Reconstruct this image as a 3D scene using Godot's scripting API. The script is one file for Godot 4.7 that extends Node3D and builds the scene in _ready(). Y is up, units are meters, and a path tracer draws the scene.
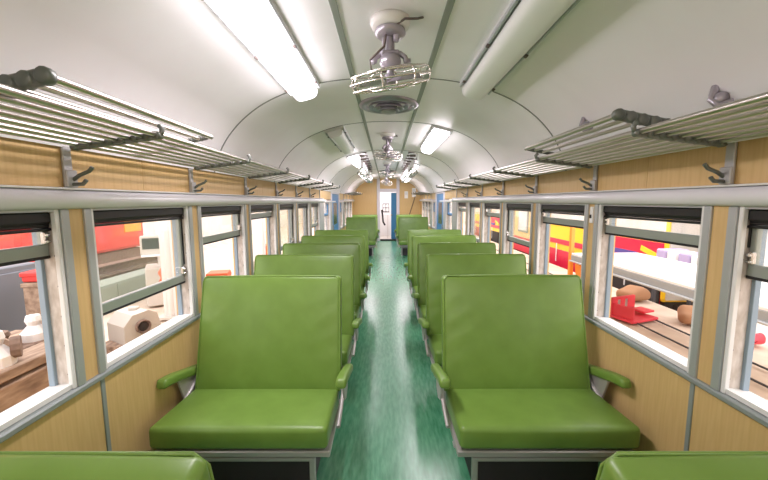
extends Node3D
# Interior of a railway coach standing in a workshop hall. Coach floor is y = 0, the camera looks along -z; "depth" d means z = -d.

const EYE := Vector3(-0.03, 1.62, 0.0)
const WALL := {-1: 1.335, 1: 1.365}        # inner faces of the side walls
const TRIM_Y := {-1: 0.818, 1: 0.794}      # underside of the grey trim below the windows
const RAIL_LO := 1.592
const RAIL_HI := 1.672
const PITCH := 0.913
const POST0 := 1.465                       # depth of a window post
const BACK_Z := 3.4                        # rear end of the coach, behind the camera
const END_D := 14.2                        # depth of the end wall
const SIDE := {-1: "machine shop side", 1: "yellow railcar side"}

var used := {}
var M := {}


# ---------------------------------------------------------------- mesh building
class MB:
	var st := SurfaceTool.new()
	func _init():
		st.begin(Mesh.PRIMITIVE_TRIANGLES)
	func tri(a: Vector3, b: Vector3, c: Vector3, g := -1):   # counter-clockwise seen from outside
		st.set_smooth_group(g)
		st.add_vertex(a); st.add_vertex(c); st.add_vertex(b)
	func quad(a: Vector3, b: Vector3, c: Vector3, d: Vector3, g := -1):
		tri(a, b, c, g); tri(a, c, d, g)
	func box(c: Vector3, s: Vector3, bev := 0.0, t := Transform3D.IDENTITY):
		var h := s * 0.5
		var e: float = min(bev, min(h.x, min(h.y, h.z)) * 0.98)
		if e <= 0.0:
			var p := []
			for i in 8:
				p.append(t * (c + Vector3(h.x if i & 1 else -h.x, h.y if i & 2 else -h.y, h.z if i & 4 else -h.z)))
			quad(p[4], p[5], p[7], p[6]); quad(p[1], p[0], p[2], p[3])
			quad(p[5], p[1], p[3], p[7]); quad(p[0], p[4], p[6], p[2])
			quad(p[6], p[7], p[3], p[2]); quad(p[0], p[1], p[5], p[4])
			return
		var v := {}
		for i in 8:
			var sg := Vector3(1 if i & 1 else -1, 1 if i & 2 else -1, 1 if i & 4 else -1)
			for a in 3:
				var q := sg * (h - Vector3(e, e, e))
				q[a] = sg[a] * h[a]
				v[i * 3 + a] = t * (c + q)
		var bit := [1, 2, 4]
		for a in 3:
			var u: int = bit[(a + 1) % 3]
			var w: int = bit[(a + 2) % 3]
			for s2 in 2:
				var o: int = bit[a] * s2
				var q := [v[o * 3 + a], v[(o | u) * 3 + a], v[(o | u | w) * 3 + a], v[(o | w) * 3 + a]]
				if s2 == 1: quad(q[0], q[1], q[2], q[3])
				else: quad(q[3], q[2], q[1], q[0])
		for a in 3:                                      # edges run along axis a
			var u := (a + 1) % 3
			var w := (a + 2) % 3
			for k in 4:
				var o: int = (bit[u] if k & 1 else 0) | (bit[w] if k & 2 else 0)
				var o2: int = o | bit[a]
				var q := [v[o * 3 + u], v[o2 * 3 + u], v[o2 * 3 + w], v[o * 3 + w]]
				if (k == 1 or k == 2): quad(q[3], q[2], q[1], q[0])
				else: quad(q[0], q[1], q[2], q[3])
		for i in 8:
			var par := (i & 1) + ((i >> 1) & 1) + ((i >> 2) & 1)
			if par % 2 == 1: tri(v[i * 3], v[i * 3 + 1], v[i * 3 + 2])
			else: tri(v[i * 3 + 2], v[i * 3 + 1], v[i * 3])
	func tube(path: Array, r: float, sides := 8, closed := false, r_end := -1.0):
		var n := path.size()
		var rings := []
		var ref := Vector3.UP
		for i in n:
			var a: Vector3 = path[(i - 1 + n) % n] if (i > 0 or closed) else path[i]
			var b: Vector3 = path[(i + 1) % n] if (i < n - 1 or closed) else path[i]
			var d: Vector3 = (b - a).normalized()
			if i == 0 and absf(d.dot(ref)) > 0.9: ref = Vector3.RIGHT
			var x := (ref - d * ref.dot(d)).normalized()
			ref = x
			var y := d.cross(x)
			var rr := r if r_end < 0.0 else lerpf(r, r_end, float(i) / (n - 1))
			var ring := []
			for k in sides:
				var t := TAU * k / sides
				ring.append(path[i] + (x * cos(t) + y * sin(t)) * rr)
			rings.append(ring)
		for i in (n if closed else n - 1):
			var p: Array = rings[i]
			var q: Array = rings[(i + 1) % n]
			for k in sides:
				var k2 := (k + 1) % sides
				quad(p[k], p[k2], q[k2], q[k], 1)
		if not closed:
			for k in range(1, sides - 1):
				tri(rings[0][0], rings[0][k + 1], rings[0][k])
				tri(rings[n - 1][0], rings[n - 1][k], rings[n - 1][k + 1])
	func lathe(prof: Array, n := 20, t := Transform3D.IDENTITY, g := 1):   # Vector2(radius, height), downwards or upwards
		for i in prof.size() - 1:
			var a: Vector2 = prof[i]
			var b: Vector2 = prof[i + 1]
			for k in n:
				var t0 := TAU * k / n
				var t1 := TAU * (k + 1) / n
				var p := func(v: Vector2, ang: float): return t * Vector3(v.x * cos(ang), v.y, v.x * sin(ang))
				if a.x > 1e-5: tri(p.call(a, t0), p.call(b, t1), p.call(a, t1), g)
				if b.x > 1e-5: tri(p.call(a, t0), p.call(b, t0), p.call(b, t1), g)
	func extrude(poly: PackedVector2Array, d0: float, d1: float, t := Transform3D.IDENTITY, g := -1):   # polygon in x,y (counter-clockwise), from z = d0 to d1
		var idx := Geometry2D.triangulate_polygon(poly)
		for k in range(0, idx.size(), 3):
			var a := poly[idx[k]]; var b := poly[idx[k + 1]]; var c := poly[idx[k + 2]]
			if (b - a).cross(c - a) < 0: var tmp := b; b = c; c = tmp
			tri(t * Vector3(a.x, a.y, d1), t * Vector3(b.x, b.y, d1), t * Vector3(c.x, c.y, d1))
			tri(t * Vector3(a.x, a.y, d0), t * Vector3(c.x, c.y, d0), t * Vector3(b.x, b.y, d0))
		for k in poly.size():
			var a := poly[k]; var b := poly[(k + 1) % poly.size()]
			quad(t * Vector3(a.x, a.y, d0), t * Vector3(b.x, b.y, d0), t * Vector3(b.x, b.y, d1), t * Vector3(a.x, a.y, d1), g)
	func sheet(prof: Array, z0: float, z1: float, steps := 1, g := 1):   # an open strip of Vector2 x,y carried along z
		for j in steps:
			var a := lerpf(z0, z1, float(j) / steps)
			var b := lerpf(z0, z1, float(j + 1) / steps)
			for i in prof.size() - 1:
				var p: Vector2 = prof[i]
				var q: Vector2 = prof[i + 1]
				quad(Vector3(p.x, p.y, a), Vector3(q.x, q.y, a), Vector3(q.x, q.y, b), Vector3(p.x, p.y, b), g)
	func soft(half: Vector3, r: float, n: Vector3i, f: Callable):   # a rounded block, then bent by f
		var co := []
		for a in 3:
			var l := [-half[a], -half[a] + r * 0.59]
			for i in n[a] + 1:
				l.append(lerpf(-half[a] + r, half[a] - r, float(i) / n[a]))
			l.append(half[a] - r * 0.59); l.append(half[a])
			co.append(l)
		var inner := half - Vector3(r, r, r)
		for a in 3:
			var u := (a + 1) % 3
			var w := (a + 2) % 3
			for sg in [-1, 1]:
				var grid := []
				for cu in co[u]:
					var row := []
					for cw in co[w]:
						var p := Vector3.ZERO
						p[a] = sg * half[a]; p[u] = cu; p[w] = cw
						var c := p.clamp(-inner, inner)
						row.append(f.call(c + (p - c).normalized() * r))
					grid.append(row)
				for i in grid.size() - 1:
					for j in grid[i].size() - 1:
						if sg > 0: quad(grid[i][j], grid[i + 1][j], grid[i + 1][j + 1], grid[i][j + 1], 1)
						else: quad(grid[i][j + 1], grid[i + 1][j + 1], grid[i + 1][j], grid[i][j], 1)
	func mesh() -> ArrayMesh:
		st.generate_normals()
		return st.commit()


# ---------------------------------------------------------------- scene graph helpers
func numbered(called: String) -> String:
	var n: int = used.get(called, 0)
	used[called] = n + 1
	return called if n == 0 else "%s_%03d" % [called, n]

func tag(o: Node, label: String, category := "", group := "", kind := ""):
	o.set_meta("label", label)
	if category: o.set_meta("category", category)
	if group: o.set_meta("group", group)
	if kind: o.set_meta("kind", kind)

func thing(called: String, label: String, category: String, at := Vector3.ZERO, turn := 0.0, group := "") -> Node3D:
	var o := Node3D.new()
	o.name = numbered(called)
	add_child(o)
	o.position = at
	o.rotation.y = turn
	tag(o, label, category, group)
	return o

func structure(called: String, label: String) -> Node3D:
	var o := Node3D.new()
	o.name = called
	add_child(o)
	tag(o, label, "", "", "structure")
	return o

func part(called: String, mesh: Mesh, material: Material, parent: Node, at := Vector3.ZERO) -> MeshInstance3D:
	var o := MeshInstance3D.new()
	o.name = called
	o.mesh = mesh
	o.material_override = material
	o.position = at
	parent.add_child(o, true)
	return o

func boxed(called: String, c: Vector3, s: Vector3, material: Material, parent: Node, bev := 0.003) -> MeshInstance3D:
	var b := MB.new()
	b.box(Vector3.ZERO, s.abs(), bev)
	return part(called, b.mesh(), material, parent, c)

func copy(o: Node3D, called: String) -> Node3D:
	var c: Node3D = o.duplicate()
	c.name = numbered(called)
	add_child(c)
	return c

func ordinal(n: int) -> String:
	return ["first", "second", "third", "fourth", "fifth", "sixth", "seventh", "eighth", "ninth", "tenth", "eleventh", "twelfth"][n]


# ---------------------------------------------------------------- materials
func rgb(r: float, g: float, b: float) -> Color:
	return Color(r / 255.0, g / 255.0, b / 255.0)

func mat(called: String, c: Color, rough := 0.5, metal := 0.0) -> StandardMaterial3D:
	var m := StandardMaterial3D.new()
	m.resource_name = called
	m.albedo_color = c
	m.roughness = rough
	m.metallic = metal
	M[called] = m
	return m

func noise_tex(sd: int, freq: float, lo: Color, hi: Color, octaves := 4, size := 256) -> NoiseTexture2D:
	var f := FastNoiseLite.new()
	f.seed = sd
	f.noise_type = FastNoiseLite.TYPE_SIMPLEX_SMOOTH
	f.frequency = freq
	f.fractal_octaves = octaves
	var t := NoiseTexture2D.new()
	t.width = size; t.height = size
	t.seamless = true
	t.noise = f
	var g := Gradient.new()
	g.set_color(0, lo); g.set_color(1, hi)
	t.color_ramp = g
	return t

func bump_tex(sd: int, freq: float, octaves := 4, size := 256) -> NoiseTexture2D:
	return noise_tex(sd, freq, Color.BLACK, Color.WHITE, octaves, size)

func textured(m: StandardMaterial3D, t: Texture2D, scale: Vector3):
	m.albedo_texture = t
	m.uv1_triplanar = true
	m.uv1_world_triplanar = true
	m.uv1_scale = scale

func make_materials():
	var w := mat("wood_laminate", Color.WHITE, 0.42)
	textured(w, noise_tex(3, 0.02, rgb(204, 170, 114), rgb(216, 184, 130), 5), Vector3(9, 0.5, 9))
	var u := mat("green_vinyl", Color.WHITE, 0.36)
	textured(u, noise_tex(11, 0.012, rgb(106, 138, 58), rgb(117, 150, 68), 4), Vector3(1.6, 1.6, 1.6))
	var f := mat("green_linoleum", Color.WHITE, 0.3)
	textured(f, noise_tex(21, 0.025, rgb(54, 124, 88), rgb(98, 164, 128), 5, 512), Vector3(2.2, 1, 0.45))
	f.roughness = 0.27
	f.metallic_specular = 0.75
	var c := mat("ceiling_paint", Color.WHITE, 0.32)
	textured(c, noise_tex(31, 0.01, rgb(232, 229, 231), rgb(238, 236, 238), 4), Vector3(0.7, 0.7, 0.7))
	mat("strip_grey", rgb(136, 142, 132), 0.5)
	mat("seam_grey", rgb(120, 122, 118), 0.5)
	mat("trim_grey", rgb(138, 146, 144), 0.4)
	mat("rail_paint", rgb(222, 221, 226), 0.22)
	mat("frame_alu", rgb(176, 180, 182), 0.38, 0.35)
	mat("white_seal", rgb(226, 226, 224), 0.5)
	var dj := mat("jamb_dirty", Color.WHITE, 0.7)
	textured(dj, noise_tex(41, 0.04, rgb(176, 164, 152), rgb(214, 206, 198), 4), Vector3(3, 1.2, 3))
	mat("outer_frame_blue", rgb(140, 158, 172), 0.45)
	mat("sash_alu", rgb(158, 166, 160), 0.38, 0.4)
	mat("gasket_black", rgb(24, 24, 26), 0.6)
	mat("blind_black", rgb(15, 14, 18), 0.42)
	mat("chrome", rgb(205, 203, 200), 0.18, 1.0)
	mat("steel_bar", rgb(206, 200, 194), 0.3, 1.0)
	mat("cast_grey", rgb(112, 116, 110), 0.42, 0.5)
	mat("light_bracket", rgb(176, 176, 176), 0.4, 0.3)
	mat("seat_metal", rgb(178, 174, 172), 0.35, 0.35)
	mat("underseat_shade", rgb(52, 46, 50), 0.6)  # dark tone standing for the shade beneath the seats
	mat("fan_grey", rgb(168, 162, 170), 0.32, 0.5)
	mat("fan_white", rgb(228, 226, 222), 0.4)
	mat("fan_wire", rgb(214, 208, 200), 0.22, 0.9)
	mat("vent_metal", rgb(158, 152, 164), 0.3, 0.6)
	mat("cable_brown", rgb(96, 84, 78), 0.6)
	mat("lamp_housing", rgb(206, 208, 206), 0.35)
	mat("diffuser_off", rgb(224, 226, 222), 0.35)
	var on := mat("diffuser_on", rgb(250, 250, 250), 0.4)
	on.emission_enabled = true
	on.emission = LAMP_COLOR
	on.emission_energy_multiplier = 2.0
	mat("door_blue", rgb(66, 132, 184), 0.4)
	mat("door_frame_white", rgb(214, 210, 218), 0.45)
	mat("white_paint", rgb(232, 232, 230), 0.5)
	mat("paper_white", rgb(240, 238, 234), 0.8)
	mat("rubber_black", rgb(28, 26, 28), 0.7)
	mat("strap_white", rgb(220, 220, 222), 0.5)
	mat("strap_brown", rgb(104, 92, 88), 0.5)
	var g := mat("window_glass", Color(0.93, 0.96, 0.95, 0.06), 0.04)
	g.transparency = BaseMaterial3D.TRANSPARENCY_ALPHA
	# workshop
	var fl := mat("hall_floor", Color.WHITE, 0.8)
	textured(fl, noise_tex(51, 0.02, rgb(196, 178, 158), rgb(226, 210, 192), 5), Vector3(0.4, 0.4, 0.4))
	mat("hall_wall", rgb(228, 222, 212), 0.9)
	mat("loco_red", rgb(214, 62, 58), 0.4)
	mat("loco_orange", rgb(240, 160, 60), 0.4)
	mat("car_red", rgb(214, 22, 66), 0.35)
	mat("car_yellow", rgb(250, 205, 40), 0.35)
	mat("car_cream", rgb(248, 214, 150), 0.4)
	mat("car_blue", rgb(84, 70, 150), 0.4)
	mat("parcel_lavender", rgb(178, 166, 206), 0.6)
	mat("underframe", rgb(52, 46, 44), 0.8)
	textured(mat("rust_brown", Color.WHITE, 0.85), noise_tex(62, 0.03, rgb(92, 74, 64), rgb(160, 134, 116), 5), Vector3(2, 2, 2))
	mat("machine_grey", rgb(196, 190, 180), 0.55)
	mat("machine_dark", rgb(72, 72, 76), 0.6)
	mat("pit_green", rgb(142, 152, 140), 0.8)
	mat("steel_blue", rgb(120, 126, 134), 0.6)
	textured(mat("timber", Color.WHITE, 0.85), noise_tex(61, 0.02, rgb(120, 98, 82), rgb(196, 172, 150), 5), Vector3(3, 3, 0.8))
	mat("crate_orange", rgb(226, 104, 66), 0.6)
	mat("stand_orange", rgb(240, 150, 60), 0.5)
	mat("bracket_red", rgb(226, 66, 82), 0.5)
	mat("table_edge", rgb(150, 154, 156), 0.5)
	mat("sack_brown", rgb(164, 124, 92), 0.9)
	mat("screen_dark", rgb(60, 66, 70), 0.2)
	mat("cloth_white", rgb(236, 234, 232), 0.8)
	mat("yellow_paint", rgb(245, 200, 60), 0.5)


# ---------------------------------------------------------------- coach shell
func post_d(k: int) -> float:
	return POST0 + PITCH * k

func ceiling_profile() -> Array:                      # half profile, from the crown to the wall, as Vector2(x, y)
	var pts := [Vector2(0, 0.90), Vector2(0.25, 0.891), Vector2(0.5, 0.862), Vector2(0.72, 0.806), Vector2(0.92, 0.722), Vector2(1.07, 0.62), Vector2(1.18, 0.51), Vector2(1.255, 0.40), Vector2(1.30, 0.29), Vector2(1.322, 0.22)]
	var c := Curve2D.new()
	for i in pts.size():
		var a: Vector2 = pts[max(i - 1, 0)]
		var b: Vector2 = pts[min(i + 1, pts.size() - 1)]
		var t := (b - a) / 6.0
		if i == 0: t = Vector2(0.06, 0)
		c.add_point(pts[i], -t, t)
	var out := []
	for k in 33:
		var p := c.sample_baked(c.get_baked_length() * k / 32.0, true)
		out.append(Vector2(p.x, p.y + EYE.y))
	return out

func ceiling_at(x: float) -> Vector3:                  # (height, slope angle) of the ceiling at |x|
	var p := ceiling_profile()
	var ax := absf(x)
	for i in p.size() - 1:
		if ax >= p[i].x and ax <= p[i + 1].x:
			var t: float = (ax - p[i].x) / maxf(1e-6, p[i + 1].x - p[i].x)
			return Vector3(lerpf(p[i].y, p[i + 1].y, t), atan2(p[i + 1].y - p[i].y, p[i + 1].x - p[i].x), 0)
	return Vector3(p[-1].y, -1.4, 0)

func full_profile(inset := 0.0) -> Array:
	var h := ceiling_profile()
	var out := []
	for i in range(h.size() - 1, 0, -1):
		out.append(Vector2(-h[i].x, h[i].y))
	for p in h: out.append(p)
	if inset != 0.0:
		var o2 := []
		for i in out.size():
			var d: Vector2 = (out[min(i + 1, out.size() - 1)] - out[max(i - 1, 0)]).normalized()
			o2.append(out[i] + Vector2(d.y, -d.x) * inset)
		return o2
	return out

func arch(b: MB, lo: float, hi: float, z0: float, z1: float):   # a solid band under the roof, from inset lo to inset hi
	var a := full_profile(lo)
	var c := full_profile(hi)
	var n := a.size()
	for i in n - 1:
		b.quad(Vector3(c[i].x, c[i].y, z1), Vector3(c[i].x, c[i].y, z0), Vector3(c[i + 1].x, c[i + 1].y, z0), Vector3(c[i + 1].x, c[i + 1].y, z1), 1)
		b.quad(Vector3(a[i].x, a[i].y, z0), Vector3(a[i].x, a[i].y, z1), Vector3(a[i + 1].x, a[i + 1].y, z1), Vector3(a[i + 1].x, a[i + 1].y, z0), 2)
		for z in [z0, z1]:
			b.quad(Vector3(a[i].x, a[i].y, z), Vector3(a[i + 1].x, a[i + 1].y, z), Vector3(c[i + 1].x, c[i + 1].y, z), Vector3(c[i].x, c[i].y, z))

func build_ceiling():
	var root := structure("ceiling", "white arched ceiling of the coach with grey panel seams")
	var seams := [-BACK_Z - 0.05, -1.0, 0.45, 2.67, 4.1, 6.32, 7.75, 9.97, 11.4, 13.6, END_D + 0.05]
	for i in seams.size() - 1:
		var b := MB.new()
		arch(b, -0.04, 0.0, -seams[i + 1], -seams[i])
		part("roof_panel", b.mesh(), M.ceiling_paint, root)
	for i in range(1, seams.size() - 1):
		var b := MB.new()
		arch(b, 0.0, 0.003, -seams[i] - 0.007, -seams[i] + 0.007)
		part("seam_strip", b.mesh(), M.seam_grey, root)
	for x in [-0.265, 0.265]:
		var y := ceiling_at(x).x
		var ang := ceiling_at(x).y * signf(x)
		var b := MB.new()
		b.box(Vector3.ZERO, Vector3(0.034, 0.008, END_D + BACK_Z), 0.002)
		var o := part("long_strip", b.mesh(), M.strip_grey, root, Vector3(x, y - 0.003, (BACK_Z - END_D) / 2))
		o.rotation.z = ang

func build_floor():
	var root := structure("floor", "green linoleum floor of the coach aisle")
	boxed("linoleum", Vector3(0, -0.05, (BACK_Z - END_D) / 2), Vector3(2.9, 0.1, BACK_Z + END_D + 0.2), M.green_linoleum, root, 0.0)

# bays of the wall, from behind the camera to the end wall: [kind, d0, d1]
func bays() -> Array:
	var out := []
	for k in range(-4, 6):
		out.append(["window", post_d(k) + 0.0725, post_d(k + 1) - 0.0725, k])
	out.append(["small", 7.34, 8.2, 20])
	out.append(["door", 8.45, 9.75, 21])
	out.append(["small", 9.95, 10.6, 22])
	for k in range(0, 3):
		out.append(["window", 10.82 + PITCH * k + 0.0725, 10.82 + PITCH * (k + 1) - 0.0725, 30 + k])
	return out

func build_wall(s: int):
	var called := "wall_left" if s < 0 else "wall_right"
	var root := structure(called, "tan laminate side wall with grey window posts, " + SIDE[s])
	var w: float = WALL[s]
	var ty: float = TRIM_Y[s]
	var X := func(d: float): return s * (w + d)
	var bs := bays()
	# lower panels between the seams, and seam strips
	var cuts := [-BACK_Z - 0.02]
	for k in range(-4, 7): cuts.append(post_d(k) + 0.052)
	cuts.append_array([7.3, 8.40])
	var cuts2 := [9.80, 10.82, 11.73, 12.65, 13.56, END_D]
	for list in [cuts, cuts2]:
		for i in list.size() - 1:
			boxed("lower_panel", Vector3(X.call(0.06), ty / 2, -(list[i] + list[i + 1]) / 2), Vector3(0.12, ty, list[i + 1] - list[i] - 0.002), M.wood_laminate, root, 0.001)
			if i > 0:
				boxed("seam_strip", Vector3(X.call(0.0), ty / 2, -list[i]), Vector3(0.012, ty, 0.022), M.trim_grey, root, 0.002)
	# window sill trim
	for seg in [[-BACK_Z, 8.38], [9.82, END_D]]:
		var b := MB.new()
		b.box(Vector3.ZERO, Vector3(0.15, 0.028, seg[1] - seg[0]), 0.006)
		part("sill_trim", b.mesh(), M.trim_grey, root, Vector3(X.call(0.057), ty + 0.014, -(seg[0] + seg[1]) / 2))
	# posts
	var y0 := ty + 0.028
	var hh := RAIL_LO - y0
	var prev := -BACK_Z
	for i in bs.size() + 1:
		var a: float = prev
		var b2: float = bs[i][1] if i < bs.size() else END_D
		if i < bs.size(): prev = bs[i][2]
		var is_door: bool = (i < bs.size() and bs[i][0] == "door") or (i > 0 and bs[i - 1][0] == "door")
		if b2 - a < 0.02: continue
		var mid := -(a + b2) / 2
		var wd := b2 - a
		var core := boxed("post_panel", Vector3(X.call(0.06), y0 + hh / 2, mid), Vector3(0.12, hh, wd), M.door_frame_white if is_door else M.wood_laminate, root, 0.001)
		if wd < 0.2:
			boxed("post_strip", Vector3(X.call(-0.004), y0 + hh / 2, -(a + 0.018)), Vector3(0.014, hh, 0.036), M.frame_alu, root, 0.003)
			boxed("post_strip", Vector3(X.call(-0.004), y0 + hh / 2, -(b2 - 0.018)), Vector3(0.014, hh, 0.036), M.frame_alu, root, 0.003)
		elif wd < 0.5:
			boxed("post_cover", Vector3(X.call(-0.006), y0 + hh / 2, mid), Vector3(0.018, hh, wd), M.frame_alu, root, 0.003)
	# rail above the windows: a rounded painted duct
	for seg in [[-BACK_Z, 7.28], [10.62, END_D]]:
		var prof := PackedVector2Array()
		for q in 9:
			var t := -PI / 2 + PI * q / 8.0
			prof.append(Vector2(0.045 * cos(t), (RAIL_HI - RAIL_LO) * 0.5 * sin(t)))
		prof.append(Vector2(-0.12, (RAIL_HI - RAIL_LO) * 0.5)); prof.append(Vector2(-0.12, -(RAIL_HI - RAIL_LO) * 0.5))
		var b := MB.new()
		b.extrude(prof, -(seg[1] - seg[0]) / 2, (seg[1] - seg[0]) / 2, Transform3D.IDENTITY, 1)
		var o := part("rail", b.mesh(), M.rail_paint, root, Vector3(X.call(0.0), (RAIL_LO + RAIL_HI) / 2, -(seg[0] + seg[1]) / 2))
		if s > 0: o.rotation.y = PI
		boxed("rail_bead", Vector3(X.call(-0.004), RAIL_HI + 0.003, -(seg[0] + seg[1]) / 2), Vector3(0.05, 0.008, seg[1] - seg[0]), M.white_seal, root, 0.002)
	boxed("rail_bead", Vector3(X.call(0.06), RAIL_LO + 0.02, -8.2), Vector3(0.14, 0.03, 1.8), M.white_seal, root, 0.003)
	# upper panels
	var ucuts := [-BACK_Z, -1.6, 0.1, 1.9, 3.74, 5.57, 7.28, 8.4]
	for i in ucuts.size() - 1:
		boxed("upper_panel", Vector3(X.call(0.06), 1.78, -(ucuts[i] + ucuts[i + 1]) / 2), Vector3(0.12, 0.24, ucuts[i + 1] - ucuts[i] - 0.002), M.wood_laminate, root, 0.001)
	boxed("upper_panel", Vector3(X.call(0.06), 1.78, -(9.8 + END_D) / 2), Vector3(0.12, 0.24, END_D - 9.8), M.wood_laminate, root, 0.001)
	boxed("upper_panel", Vector3(X.call(0.06), 1.86, -9.1), Vector3(0.12, 0.10, 1.4), M.wood_laminate, root, 0.001)
	# the part of the wall behind the edge of the ceiling
	boxed("cornice", Vector3(X.call(0.06), 1.95, (BACK_Z - END_D) / 2), Vector3(0.16, 0.14, BACK_Z + END_D), M.ceiling_paint, root, 0.001)

var window_no := 0
func build_window(s: int, bay: Array, sash_up: float):
	window_no += 1
	var d0: float = bay[1]
	var d1: float = bay[2]
	var w: float = WALL[s]
	var y0: float = TRIM_Y[s] + 0.028
	var y1 := RAIL_LO
	var X := func(d: float): return s * (w + d)
	var k: int = bay[3]
	var which := ""
	if k < 20: which = "window %s bays from the side door" % ["no", "one", "two", "three", "four", "five", "six", "seven", "eight", "nine", "ten"][5 - k]
	elif k < 30: which = "narrow window beside the blue side door"
	else: which = "window near the end wall, bay %s" % ["one", "two", "three"][k - 30]
	var root := structure("window_%d" % window_no, "aluminium %s, %s" % [which, SIDE[s]])
	var mid := -(d0 + d1) / 2
	var wd := d1 - d0
	var small: bool = bay[0] == "small"
	# reveal: white lip, dirty channel, blue-grey outer edge
	for e in [[d0, 1.0], [d1, -1.0]]:
		var z: float = -(e[0] + e[1] * 0.004)
		boxed("jamb_lip", Vector3(X.call(0.008), (y0 + y1) / 2, z - e[1] * 0.006), Vector3(0.022, y1 - y0, 0.018), M.white_seal, root, 0.003)
		boxed("jamb_channel", Vector3(X.call(0.045), (y0 + y1) / 2, z), Vector3(0.056, y1 - y0, 0.008), M.jamb_dirty, root, 0.001)
		boxed("jamb_outer", Vector3(X.call(0.085), (y0 + y1) / 2, z - e[1] * 0.008), Vector3(0.026, y1 - y0, 0.02), M.outer_frame_blue, root, 0.002)
		var b := MB.new()
		for q in 6:
			b.lathe([Vector2(0.0001, 0.0025), Vector2(0.004, 0.002), Vector2(0.0045, 0.0)], 7, Transform3D(Basis(Vector3.RIGHT, -e[1] * PI / 2), Vector3(X.call(0.023), y0 + 0.06 + q * 0.125, z - e[1] * 0.005)))
		var sc := part("screw_row", b.mesh(), M.cable_brown, root)
		sc.set_meta("kind", "stuff")
	var sb := MB.new()
	var sl := PackedVector2Array([Vector2(0.005, 0.0), Vector2(0.10, -0.010), Vector2(0.10, -0.02), Vector2(0.005, -0.02)])
	for q in sl.size(): sl[q] = Vector2(sl[q].x * s, sl[q].y)
	if s > 0: sl.reverse()
	sb.extrude(sl, -wd / 2, wd / 2)
	part("sill", sb.mesh(), M.white_seal, root, Vector3(s * w, y0 + 0.022, mid))
	boxed("head", Vector3(X.call(0.06), y1 - 0.004, mid), Vector3(0.12, 0.01, wd), M.frame_alu, root, 0.0)
	# roller blind
	var top := y1 - 0.004
	if not small:
		var bl := MB.new()
		bl.box(Vector3(0, -0.004, 0), Vector3(0.04, 0.056, wd - 0.02), 0.012)
		bl.box(Vector3(s * 0.006, -0.034, 0), Vector3(0.022, 0.018, wd - 0.03), 0.004)
		var rb := part("roller_blind", bl.mesh(), M.blind_black, root, Vector3(X.call(0.035), top - 0.024, mid))
		var bb := MB.new()
		bb.tube([Vector3(0, 0, -wd / 2 + 0.012), Vector3(0, 0, wd / 2 - 0.012)], 0.0065, 8)
		part("blind_bar", bb.mesh(), M.blind_black, rb, Vector3(-s * 0.004, -0.05, 0))
	# sash
	var yb := EYE.y + sash_up
	var sx: float = X.call(0.056)
	var sash := boxed("sash", Vector3(sx, yb, mid), Vector3(0.026, 0.05, wd - 0.02), M.door_blue if small else M.sash_alu, root, 0.004)
	var hgt := y1 - 0.03 - yb
	for e in [-1, 1]:
		boxed("stile", Vector3(0, hgt / 2, e * (wd / 2 - 0.022)), Vector3(0.024, hgt, 0.024), M.door_blue if small else M.sash_alu, sash, 0.003)
	boxed("gasket", Vector3(s * -0.002, -0.027, 0), Vector3(0.028, 0.012, wd - 0.022), M.gasket_black, sash, 0.002)
	boxed("pane", Vector3(0, hgt / 2, 0), Vector3(0.005, hgt, wd - 0.06), M.window_glass, sash, 0.0)
	if not small:
		for e in [-1, 1]:
			var lb := MB.new()
			lb.box(Vector3(0, 0, 0), Vector3(0.02, 0.05, 0.022), 0.004)
			lb.box(Vector3(-s * 0.012, 0.012, 0), Vector3(0.014, 0.016, 0.016), 0.004)
			lb.box(Vector3(-s * 0.012, -0.014, 0), Vector3(0.014, 0.012, 0.022), 0.004)
			part("latch", lb.mesh(), M.chrome, sash, Vector3(-s * 0.012, 0.05, e * (wd / 2 - 0.024)))
			boxed("track", Vector3(-s * 0.004, hgt / 2 + 0.05, e * (wd / 2 - 0.008)), Vector3(0.03, hgt - 0.08, 0.012), M.gasket_black, sash, 0.002)
	else:
		boxed("lower_pane", Vector3(X.call(0.07), (y0 + yb) / 2, mid), Vector3(0.005, yb - y0, wd - 0.03), M.window_glass, root, 0.0)

func build_side_door(s: int):
	var w: float = WALL[s]
	var root := structure("door_%d" % (1 if s < 0 else 2), "blue side door of the coach, " + SIDE[s])
	var X := func(d: float): return s * (w + d)
	for d in [8.42, 9.78]:
		boxed("door_jamb", Vector3(X.call(0.05), 0.93, -d), Vector3(0.12, 1.86, 0.16), M.door_frame_white, root, 0.006)
	boxed("door_head", Vector3(X.call(0.05), 1.83, -9.1), Vector3(0.13, 0.06, 1.4), M.door_frame_white, root, 0.006)
	boxed("door_leaf", Vector3(X.call(0.03), 0.9, -9.1), Vector3(0.04, 1.8, 1.19), M.door_blue, root, 0.004)
	boxed("door_window", Vector3(X.call(0.012), 1.3, -9.1), Vector3(0.006, 0.55, 0.6), M.screen_dark, root, 0.001)
	boxed("handle", Vector3(X.call(-0.005), 0.95, -8.62), Vector3(0.03, 0.16, 0.03), M.chrome, root, 0.006)

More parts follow.
